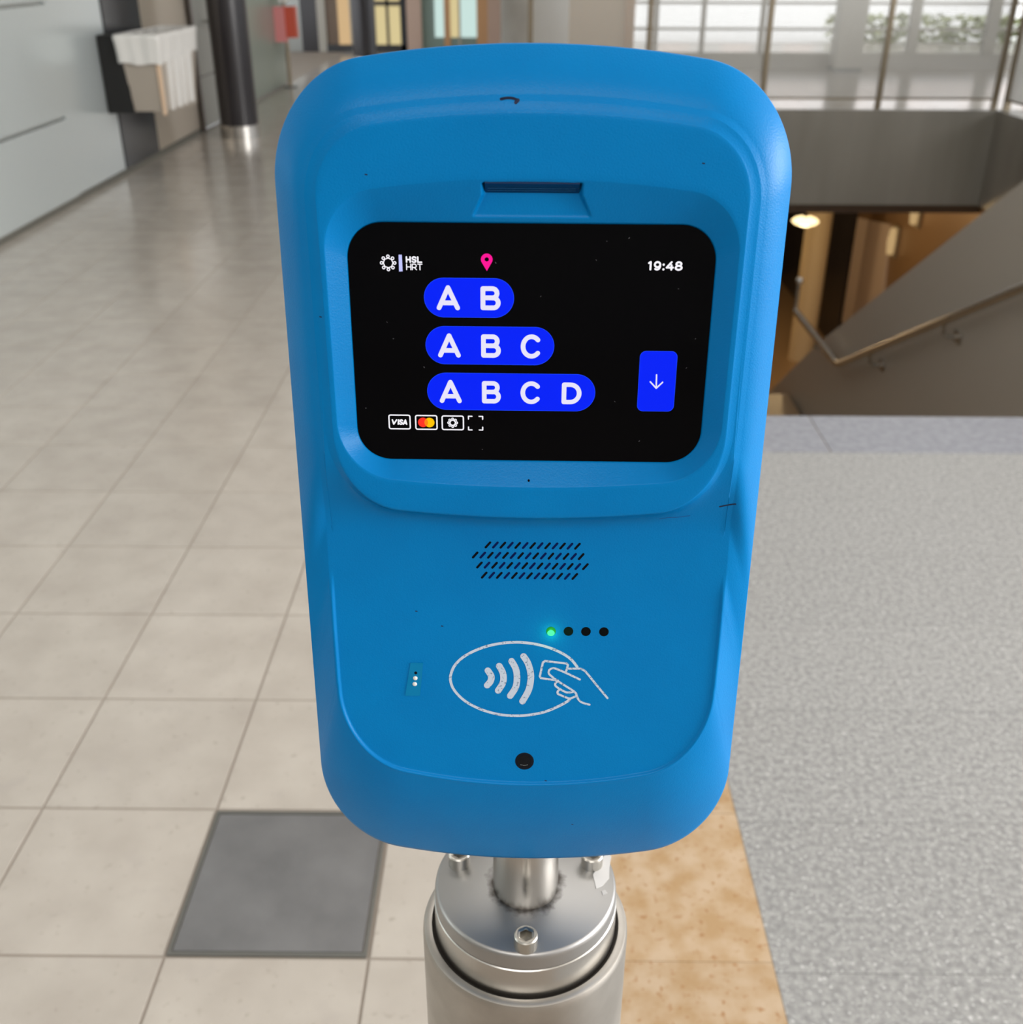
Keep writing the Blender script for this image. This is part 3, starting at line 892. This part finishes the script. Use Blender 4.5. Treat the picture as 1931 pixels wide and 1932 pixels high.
# glass edge up the sloped recess wall
for s in (0, .01, .03):
    rings.append([(u, v, -0.6 + 20 * s) for u, v in lerp_loop(o_screen, o_recess, s)])
for i in range(1, 41):
    s = .03 + .92 * i / 40
    rings.append([(u, v, niche(u, v, PL * s)) for u, v in lerp_loop(o_screen, o_recess, s)])
for s, w in ((.97, 6.78), (.99, 6.90), (1.02, 6.97), (1.1, 7.0)):
    if s <= 1:
        rings.append([(u, v, w) for u, v in lerp_loop(o_screen, o_recess, s)])
for s, w in ((0.0, 6.94), (.12, 6.99), (.3, 7.0), (.5, 7.0), (.7, 7.0), (.85, 6.97), (.94, 6.88)):
    rings.append([(u, v, w) for u, v in lerp_loop(o_recess, o_plateau, s)])
for i in range(12):                                   # edge of the plateau down the cove
    s = i / 12
    k = s * (1.25 - .25 * s) if s > .12 else s * 1.1
    rings.append([(u, v, 6.78 + (face_w(v) + 0.35 * sstep(-70, -46, v) + 2.6 * sstep(-50, -75, v) - 6.78) * min(1.0, k)) for u, v in lerp_loop(o_plateau, o_cove, s)])
for i in range(151):                                  # the face: speaker field and reader field
    s = i / 150
    rings.append([(u, v, face_w(v) + 0.35 * (1 - s) * sstep(-70, -46, v) + 2.6 * sstep(-50, -75, v) * math.exp(-s * GAP[k] / 3.6) * (1 - s))
                  for k, (u, v) in enumerate(lerp_loop(o_cove, o_face_in, s))])
for i in range(1, 9):                                 # raised lip round the reader field
    s = i / 8
    lp = []
    for u, v in lerp_loop(o_face_in, o_face, s):
        fade = sstep(-106, -122, v)
        lp.append((u, v, face_w(v) - 1.35 * s * sstep(-70, -46, v) + fade * 1.15 * sstep(0.05, 0.60, s) - fade * 0.30 * sstep(.75, 1.0, s)))
    rings.append(lp)
base_w = [q[2] for q in rings[-1]]
for i in range(1, 33):                                # wide outer bevel
    s = i / 32
    lp = []
    for (u, v), w0 in zip(lerp_loop(o_face, o_rim, s), base_w):
        lp.append((u, v, w0 + (-8.0 - w0) * (0.50 * s + 0.50 * s ** 2.0)))
    rings.append(lp)


def scaled(f, w):
    return [(u * f, -80 + (v + 80) * (1 - (1 - f) * 0.7), w) for u, v in o_rim]


for f_, w_ in ((1.001, -8.9), (.9995, -10.0), (.996, -11.2), (.99, -13), (.97, -30), (.955, -50), (.94, -58), (.90, -62)):
    rings.append(scaled(f_, w_))
body = MB()
vs = [(u / 1000, v / 1000, w / 1000) for r in rings for u, v, w in r]
fs = []
for i in range(len(rings) - 1):
    o0, o1 = i * NL, (i + 1) * NL
    for k in range(NL):
        k2 = (k + 1) % NL
        fs.append((o0 + k, o0 + k2, o1 + k2, o1 + k))
fs.append(tuple((len(rings) - 1) * NL + k for k in range(NL)))
body.add(vs, fs)
M_blue = mat('blue_plastic', (0, .19, .50, 1), 0.31, 0, 0.12)
add_noise(M_blue, 25, (0, .182, .50, 1), (0, .198, .53, 1), 0.3, 0.7, 5, 'Object')
add_bump(M_blue, 1300, 0.16, 0.0006, 2)
bo_ = body.build('body', M_blue, kiosk, True)
me = bo_.data
import bmesh
bm = bmesh.new(); bm.from_mesh(me); bmesh.ops.recalc_face_normals(bm, faces=bm.faces); bm.to_mesh(me); bm.free()


# ---- flat strokes on the reader face and the screen
def catmull(pts, k=6):
    out = []
    for i in range(len(pts) - 1):
        p0, p1, p2, p3 = pts[max(i - 1, 0)], pts[i], pts[i + 1], pts[min(i + 2, len(pts) - 1)]
        for j in range(k):
            t = j / k
            out.append(tuple(.5 * (2 * p1[a] + (p2[a] - p0[a]) * t + (2 * p0[a] - 5 * p1[a] + 4 * p2[a] - p3[a]) * t * t + (3 * p1[a] - p0[a] - 3 * p2[a] + p3[a]) * t ** 3) for a in (0, 1)))
    out.append(tuple(pts[-1]))
    return out


def stroke(mb, pts, w, wf, nd=12):
    """ribbon of width w (mm) with round joints; wf(u, v) gives the height in mm"""
    h = w / 2

    def P(u, v):
        return (u / 1000, v / 1000, wf(u, v) / 1000)
    for (a, b_), (c, d) in zip(pts[:-1], pts[1:]):
        l = math.hypot(c - a, d - b_)
        if l < 1e-6:
            continue
        nx, ny = -(d - b_) / l * h, (c - a) / l * h
        mb.add([P(a - nx, b_ - ny), P(c - nx, d - ny), P(c + nx, d + ny), P(a + nx, b_ + ny)], [(0, 1, 2, 3)])
    for a, b_ in pts:
        mb.add([P(a + h * math.cos(2 * math.pi * k / nd), b_ + h * math.sin(2 * math.pi * k / nd)) for k in range(nd)], [tuple(range(nd))])
    return mb


def ribbon(mb, pts, w, wf, nc=8):
    """one strip without overlaps, rounded ends (mm)"""
    h, n = w / 2, len(pts)
    lft, rgt = [], []
    for i, (u, v) in enumerate(pts):
        a, c = pts[max(i - 1, 0)], pts[min(i + 1, n - 1)]
        d1 = Vector((u - a[0], v - a[1])) if i else Vector((c[0] - u, c[1] - v))
        d2 = Vector((c[0] - u, c[1] - v)) if i < n - 1 else d1
        d1.normalize(); d2.normalize()
        t = (d1 + d2).normalized()
        k = h / max(0.5, t.dot(d1))
        lft.append((u - t.y * k, v + t.x * k)); rgt.append((u + t.y * k, v - t.x * k))
    def cap(p, a, b_):
        a0 = math.atan2(a[1] - p[1], a[0] - p[0])
        return [(p[0] + h * math.cos(a0 - math.pi * k / nc), p[1] + h * math.sin(a0 - math.pi * k / nc)) for k in range(1, nc)]
    P = lambda q: (q[0] / 1000, q[1] / 1000, wf(q[0], q[1]) / 1000)
    vs = [P(q) for q in lft] + [P(q) for q in rgt]
    mb.add(vs, [(n + i, n + i + 1, i + 1, i) for i in range(n - 1)])
    mb.add([P(lft[-1])] + [P(q) for q in cap(pts[-1], lft[-1], rgt[-1])] + [P(rgt[-1])], [tuple(reversed(range(nc + 1)))])
    mb.add([P(rgt[0])] + [P(q) for q in cap(pts[0], rgt[0], lft[0])] + [P(lft[0])], [tuple(reversed(range(nc + 1)))])
    return mb


def fill(mb, poly, w):
    mb.add([(u / 1000, v / 1000, w / 1000) for u, v in poly], [tuple(range(len(poly)))])
    return mb


def on_face(u, v):
    return face_w(v) + 0.07


M_print = mat('white_print', srgb(205, 216, 230), 0.55)
add_noise(M_print, 900, srgb(120, 140, 168), srgb(196, 208, 226), 0.34, 0.42, 2, 'Object')
ribbon(MB(), catmull(OVAL), 1.3, on_face).build('printed_oval', M_print, kiosk)
for wv in WAVES:
    ribbon(MB(), catmull(wv, 8), 3.1, on_face, 12).build('printed_wave', M_print, kiosk)
hm = MB()
for i, q in enumerate(HAND):
    ribbon(hm, catmull(q, 4) if i else q, 1.02, lambda u, v, i=i: face_w(v) + 0.09 + 0.012 * i)
hm.build('printed_hand', M_print, kiosk)

# ---- speaker slots: dark slits
M_slot = mat('slot_dark', srgb(6, 8, 16), 0.9, 0, 0.1)
M_slot2 = mat('slot_navy', srgb(4, 20, 78), 0.9, 0, 0.1)
for k, (a, c) in enumerate(SLOTS):
    row = 0 if k < 13 else 13 if k < 28 else 28 if k < 43 else 43
    stroke(MB(), [a, c], 1.1, lambda u, v: face_w(v) + 0.05, 10).build('speaker_slot', M_slot if (k - row) % 2 == 0 else M_slot2, kiosk)


def round_part(name, u, v, prof, m, parent=kiosk, n=32, sx=1.0):
    """lathe standing on the reader face, profile (r, h) in mm"""
    mb = MB().lathe([(r / 1000, h / 1000) for r, h in prof], n=n)
    o = mb.build(name, m, parent, True, 50)
    slope = (face_w(v - .5) - face_w(v + .5))
    o.location = (u / 1000, v / 1000, face_w(v) / 1000)
    o.rotation_euler = (-math.atan(slope), 0, 0)
    return o


M_led_off = mat('light_off', srgb(4, 8, 10), 0.3, 0, .1)
M_led_dim = mat('light_dim', srgb(6, 28, 22), 0.3, 0, .1)
for k, (u, v) in enumerate(LEDS):
    r = 2.35
    if k == 0:
        o = round_part('status_light', u, v, [(0.001, 0.35), (1.2, .3), (r - .1, 0.08), (r, -0.3)], mat('green_lens', srgb(10, 120, 40), 0.15))
        g_e = emit('green_glow', (0.06, 1.0, 0.30, 1), 1.6)
        gl_ = MB()
        gl_.add([(math.cos(a) * rr * .001, (math.sin(a) * rr * .82 - 0.75) * .001, .00042) for a, rr in [(2 * math.pi * q / 20, 1.75) for q in range(20)]], [tuple(range(20))])
        gl_.build('glow', g_e, o)
        d = bpy.data.lights.new('status_glow', 'POINT')
        d.energy, d.color, d.shadow_soft_size = 0.0008, (0.15, 1.0, 0.35), 0.002
        lo = bpy.data.objects.new('status_glow', d)
        COL.objects.link(lo)
        lo.parent = o
        lo.location = (0, -0.0008, 0.003)
        tag(o, 'glowing green status light')
    else:
        round_part('status_light', u, v, [(0.001, 0.12), (r - .1, 0.06), (r, -0.3)], M_led_dim if k == 1 else M_led_off)
u, v = LENS
o = round_part('camera_window', u, v, [(3.15, 0.05), (4.35, 0.10), (4.55, 0.02), (4.6, -0.4)], mat('lens_ring', srgb(6, 14, 28), 0.4, 0, .2))
MB().lathe([(r / 1000, h / 1000) for r, h in [(0.001, .14), (1.6, .13), (3.3, 0.07)]], n=32).build('lens', mat('lens_glass', srgb(10, 15, 22), 0.10, 0, 0.25), o, True, 50)
mb = MB()
for k in range(7):
    mb.add([((-1.7 + k * .52 + dx) * .001, (-2.2 + abs(k - 3) * .10 + dy) * .001, -.0002 + .00037) for dx, dy in ((-.14, -.12), (.14, -.12), (.14, .12), (-.14, .12))], [(0, 1, 2, 3)])
mb.build('lens_dots', mat('lens_dot', srgb(170, 178, 182), 0.4), o)

# ---- clear sticker with two white studs
stk = MB()
poly = STICKER
stk.add([(u / 1000, v / 1000, (face_w(v) + h) / 1000) for h in (.03, .36) for u, v in poly], [(3, 2, 1, 0), (4, 5, 6, 7), (0, 1, 5, 4), (1, 2, 6, 5), (2, 3, 7, 6), (3, 0, 4, 7)])
so = stk.build('sticker', mat('clear_film', (0, .20, .44, 1), 0.25, 0, .2), kiosk)
for u, v in DOTS:
    round_part('white_stud', u, v, [(0.001, 0.95), (0.5, 0.88), (.95, .62), (1.2, 0.1)], M_white, so, 20)
u, v = HOLE
round_part('stud_hole', u, v, [(0.001, 0.40), (.72, .40), (.75, 0.1)], M_slot, so, 20)

# ---- scuffs and pen marks
M_scuff = mat('scuff', srgb(4, 24, 62), 0.7)
from mathutils.bvhtree import BVHTree
bvh = BVHTree.FromPolygons([Vector(q) for q in body.v], body.f[:-1])


def on_body(u, v):
    hit = bvh.ray_cast(Vector((u / 1000, v / 1000, 0.08)), Vector((0, 0, -1)))
    return hit[0].z * 1000 + 0.06 if hit[0] else 0.0


stroke(MB(), catmull(MARK[:4], 5), 0.95, on_body, 10).add([], []).build('pen_mark', M_scuff, kiosk)
stroke(MB(), MARK[3:], 1.3, on_body, 10).build('pen_mark', M_scuff, kiosk)
stroke(MB(), catmull(SCR, 5), 0.75, on_body, 8).build('scratch', M_scuff, kiosk)
stroke(MB(), catmull(SCR2, 5), 0.32, on_body, 8).build('scratch', mat('scuff2', srgb(0, 70, 140), 0.7), kiosk)
for u, v in SPOTS:
    stroke(MB(), [(u - .35, v), (u + .35, v - .1)], 0.5, on_body, 8).build('speck', M_scuff, kiosk)
u, v = MIC
stroke(MB(), [(u, v), (u, v + .01)], 1.0, on_body, 14).build('microphone_hole', M_slot, kiosk)

# ---- scanner window in the niche
wn = MB()
q = NICHE
hw = 18.1
wn.add([(x / 1000, y / 1000, z / 1000) for x, y, z in [(-hw, 61.5, .4), (hw, 61.5, .4), (hw, 65.9, 6.35), (-hw, 65.9, 6.35), (-hw, 63.2, .4), (hw, 63.2, .4), (hw, 67.3, 6.1), (-hw, 67.3, 6.1)]],
       [(0, 1, 2, 3), (7, 6, 5, 4), (4, 5, 1, 0), (3, 2, 6, 7), (0, 3, 7, 4), (1, 5, 6, 2)])
wo = wn.build('scanner_window', mat('scanner_glass', srgb(4, 40, 82), 0.12), kiosk)
for t_ in (.30, .52):
    y, z = 61.5 + 4.4 * t_ + .02, .4 + 5.95 * t_
    rb = MB()
    rb.add([(x / 1000, yy / 1000, zz / 1000) for x, yy, zz in [(-hw + 1, y - .06, z + .02), (hw - 1.4, y - .06, z + .02), (hw - 1.4, y + .16, z + .40), (-hw + 1, y + .16, z + .40)]], [(0, 1, 2, 3)])
    rb.build('window_rib', mat('scanner_rib', srgb(50, 100, 140), 0.3), wo)

# ---- the screen
scr = MB()
sc_loop = [(u * .9995, v * .9995) for u, v in o_screen]
scr.add([(u / 1000, v / 1000, z / 1000) for z in (-3.0, 0.0) for u, v in sc_loop],
        [tuple(reversed(range(NL))), tuple(range(NL, 2 * NL))] + [(k, (k + 1) % NL, NL + (k + 1) % NL, NL + k) for k in range(NL)])
M_glass = mat('screen_glass', srgb(5, 5, 7), 0.10, 0, 0.06)
screen = scr.build('screen', M_glass, kiosk)
tag(screen, 'black glass screen showing blue zone buttons')
M_sblue = emit('screen_blue', srgb(0, 34, 250))
M_sedge = emit('screen_blue_edge', srgb(24, 70, 255))
M_swhite = emit('screen_white', srgb(232, 229, 250))
M_swhite2 = emit('screen_bright_white', srgb(250, 248, 255))
M_spink = emit('screen_pink', srgb(255, 20, 150))
M_sred = emit('screen_red', srgb(255, 52, 38))
M_syel = emit('screen_yellow', srgb(255, 196, 0))
M_sora = emit('screen_orange', srgb(252, 136, 18))
M_sbar = emit('screen_lilac', srgb(196, 200, 255))
M_dust = mat('dust', srgb(92, 92, 96), 0.8)
flat = lambda z: (lambda u, v: z)


def capsule(l, r, t, b_, rad=None, n=20):
    rad = (t - b_) / 2 if rad is None else rad
    pts = []
    for cx, cy, a0 in ((r - rad, t - rad, 90), (r - rad, b_ + rad, 0), (l + rad, b_ + rad, -90), (l + rad, t - rad, -180)):
        for k in range(n + 1):
            a = math.radians(a0 - 90 * k / n)
            pts.append((cx + rad * math.cos(a), cy + rad * math.sin(a)))
    return list(reversed(pts))


for lft, rgt, top, bot in PILLS:
    l, r, t_, b_ = lft[0], rgt[0], top[1], bot[1]
    o = fill(MB(), capsule(l, r, t_, b_), 0.10).build('zone_button_edge', M_sedge, screen)
    fill(MB(), capsule(l + .22, r - .22, t_ - .22, b_ + .22), 0.14).build('zone_button', M_sblue, screen)
a = ARROWBTN
l, r, t_, b_ = (a[0][0] + a[3][0]) / 2 - .1, (a[1][0] + a[2][0]) / 2 + .1, a[0][1], a[2][1]
fill(MB(), capsule(l, r, t_, b_, 2.6), 0.10).build('arrow_button_edge', M_sedge, screen)
fill(MB(), capsule(l + .2, r - .2, t_ - .2, b_ + .2, 2.45), 0.14).build('arrow_button', M_sblue, screen)
ar = MB()
for q in ARROW:
    stroke(ar, q, 0.62, flat(.2))
ar.build('down_arrow', M_swhite, screen)


def arc(cx, cy, rx, ry, a0, a1, n=14):
    return [(cx + rx * math.cos(math.radians(a0 + (a1 - a0) * k / n)), cy + ry * math.sin(math.radians(a0 + (a1 - a0) * k / n))) for k in range(n + 1)]


GLYPH = {
    'A': [[(0, 0), (.5, 1), (1, 0)], [(.17, .25), (.83, .25)]],
    'B': [[(0, 0), (0, 1)] + [(.5, 1)] + arc(.62, .76, .30, .24, 90, -90) + [(0, .52)], [(0, .52), (.6, .52)] + arc(.68, .26, .32, .26, 90, -90) + [(0, 0)]],
    'C': [arc(.55, .5, .55, .5, 42, 318, 26)],
    'D': [[(0, 0), (0, 1)] + arc(.42, .5, .58, .5, 90, -90, 20) + [(0, 0)]],
    'H': [[(0, 0), (0, 1)], [(1, 0), (1, 1)], [(0, .5), (1, .5)]],
    'S': [catmull([(1, .84), (.72, .98), (.4, 1), (.08, .84), (.14, .6), (.5, .5), (.9, .38), (.92, .12), (.58, 0), (.25, .02), (0, .16)], 4)],
    'L': [[(0, 1), (0, 0), (1, 0)]],
    'R': [[(0, 0), (0, 1), (.5, 1)] + arc(.6, .70, .36, .30, 90, -90) + [(0, .40)], [(.5, .40), (1, 0)]],
    'T': [[(0, 1), (1, 1)], [(.5, 1), (.5, 0)]],
    'V': [[(0, 1), (.42, 0), (1, 1)]],
    'I': [[(.3, 1), (.3, 0)]],
    '1': [[(0, .86), (.62, 1), (.62, 0)]],
    '9': [arc(.5, .66, .5, .34, 0, 360, 26), [(1, .66)] + catmull([(1, .62), (.95, .3), (.7, .05), (.4, 0), (.12, .08)], 5)],
    '4': [[(.75, 1), (0, .28), (1, .28)], [(.76, .60), (.76, 0)]],
    '8': [arc(.5, .76, .42, .24, 0, 360, 24), arc(.5, .26, .5, .27, 0, 360, 24)],
}


def glyph(ch, x0, y0, x1, y1, w, m, z, name='letter', slant=0.0):
    mb = MB()
    for ln in GLYPH[ch]:
        stroke(mb, [(x0 + w / 2 + a * (x1 - x0 - w) + slant * b_ * (y1 - y0), y0 + w / 2 + b_ * (y1 - y0 - w)) for a, b_ in ln], w, flat(z), 14)
    return mb.build(name, m, screen)


for ch, x0, y0, x1, y1 in LETTERS:
    glyph(ch, x0, y0, x1, y1, 1.95, M_swhite, 0.2)
# clock 19:48
cy0, cy1 = 32.25, 36.0
X = CLOCKX
for i, ch in ((0, '1'), (1, '9'), (3, '4'), (4, '8')):
    glyph(ch, X[2 * i], cy0, X[2 * i + 1], cy1, 0.78, M_swhite2, 0.2, 'clock_digit')
mb = MB()
for yy in (cy0 + .48, cy0 + 2.35):
    stroke(mb, [((X[4] + X[5]) / 2, yy), ((X[4] + X[5]) / 2, yy + .01)], 0.92, flat(.2), 16)
mb.build('clock_colon', M_swhite2, screen)
# location pin
pc, pt_, pl_, pr_, pb_ = PIN[0], PIN[1], PIN[2], PIN[3], PIN[4]
rad = pt_[1] - pc[1]
outer = [(pc[0] + rad * math.cos(a), pc[1] + rad * math.sin(a)) for a in [math.radians(-35 + 250 * k / 30) for k in range(31)]] + [(pb_[0], pb_[1])]
inner_r = .86
mb = MB()
n_ = len(outer)
inn = []
for k, (x, y) in enumerate(outer):
    dx, dy = x - pc[0], y - pc[1]
    l = math.hypot(dx, dy)
    inn.append((pc[0] + dx / l * inner_r, pc[1] + dy / l * inner_r))
mb.add([(x / 1000, y / 1000, .0002) for x, y in outer + inn], [(k, (k + 1) % n_, n_ + (k + 1) % n_, n_ + k) for k in range(n_)])
mb.build('location_pin', M_spink, screen)


# operator mark: ring of small loops, bar and two words
def sun_ring(c, r0, r1, w, name):
    mb = MB()
    n = 8
    P_ = [(c[0] + r0 * math.cos(math.radians(90 + 45 * k + 0)), c[1] + r0 * math.sin(math.radians(90 + 45 * k))) for k in range(n + 1)]
    stroke(mb, P_, w, flat(.2), 8)
    for k in range(n):
        a = math.radians(90 + 45 * k)
        rc = (r0 + r1) / 2 + w * .2
        rr = (r1 - r0) / 2 - w * .15
        loop = [(c[0] + rc * math.cos(a) + rr * math.cos(b_), c[1] + rc * math.sin(a) + rr * math.sin(b_)) for b_ in [2 * math.pi * q / 14 for q in range(15)]]
        stroke(mb, loop, w, flat(.2), 8)
    return mb.build(name, M_swhite2, screen)


sun_ring(RING[0], 1.95, 3.1, 0.42, 'operator_mark')
fill(MB(), list(reversed(BAR)), .2).build('operator_bar', M_sbar, screen)
for word, (a, c), w in (('HSL', HSL, .62), ('HRT', HRT, .40)):
    x0, x1, y0, y1 = a[0], c[0], a[1], c[1]
    s = (x1 - x0) / 3
    for k, ch in enumerate(word):
        glyph(ch, x0 + k * s, y0, x0 + (k + 1) * s - .18, y1, w, M_swhite2, .2, 'operator_letter')
for k, (u, v) in enumerate(DUST):
    stroke(MB(), [(u, v), (u + .25, v + .35 * (k % 3 - 1))], .34 if k % 2 else .24, flat(.05), 8).build('dust_speck', M_dust, screen)
# payment cards
for k, (a, c) in enumerate(CARDS):
    l, r, t_, b_ = a[0], c[0], a[1], c[1]
    loop = capsule(l + .28, r - .28, t_ - .28, b_ + .28, .75, 8)
    stroke(MB(), loop + [loop[0]], .56, flat(.2), 8).build('card_icon_frame', M_swhite2, screen)
(x0, y0), (x1, y1) = VISA
xs = [(0, .34), (.36, .50), (.46, .70), (.68, .97)]
for ch, (a, c) in zip('VISA', xs):
    glyph(ch, x0 + a * (x1 - x0), y0, x0 + c * (x1 - x0), y1, .62, M_swhite2, .2, 'card_letter', 0.10)
(c1, c2, tp_) = MC
rr = tp_[1] - c1[1] - .3
circ = lambda c, r: [(c[0] + r * math.cos(2 * math.pi * k / 40), c[1] + r * math.sin(2 * math.pi * k / 40)) for k in range(40)]
rr = 2.14
fill(MB(), circ(c1, rr), .18).build('card_circle', M_sred, screen)
fill(MB(), circ(c2, rr), .20).build('card_circle', M_syel, screen)
dx = (c2[0] - c1[0]) / 2
mxx, ym = (c1[0] + c2[0]) / 2, c1[1]
al = math.acos(dx / rr)
lens = [(c1[0] + rr * math.cos(a), ym + rr * math.sin(a)) for a in [-al + 2 * al * k / 12 for k in range(13)]] + \
       [(c2[0] + rr * math.cos(a), ym + rr * math.sin(a)) for a in [math.pi - al + 2 * al * k / 12 for k in range(1, 12)]]
fill(MB(), lens, .23).build('card_overlap', M_sora, screen)
sun_ring(GEAR[0], 1.15, 2.1, 0.40, 'card_mark')
# corner brackets of the scan icon
qx0, qx1, qy0, qy1 = QR[3][0], QR[1][0], QR[3][1], QR[0][1]
for sx, sy in ((0, 0), (1, 0), (1, 1), (0, 1)):
    x, y = (qx1 - .28 if sx else qx0 + .28), (qy1 - .28 if sy else qy0 + .28)
    ex, ey = (-1.5 if sx else 1.5), (-1.3 if sy else 1.3)
    stroke(MB(), [(x + ex, y), (x, y), (x, y + ey)], .52, flat(.2), 8).build('scan_bracket', M_swhite2, screen)
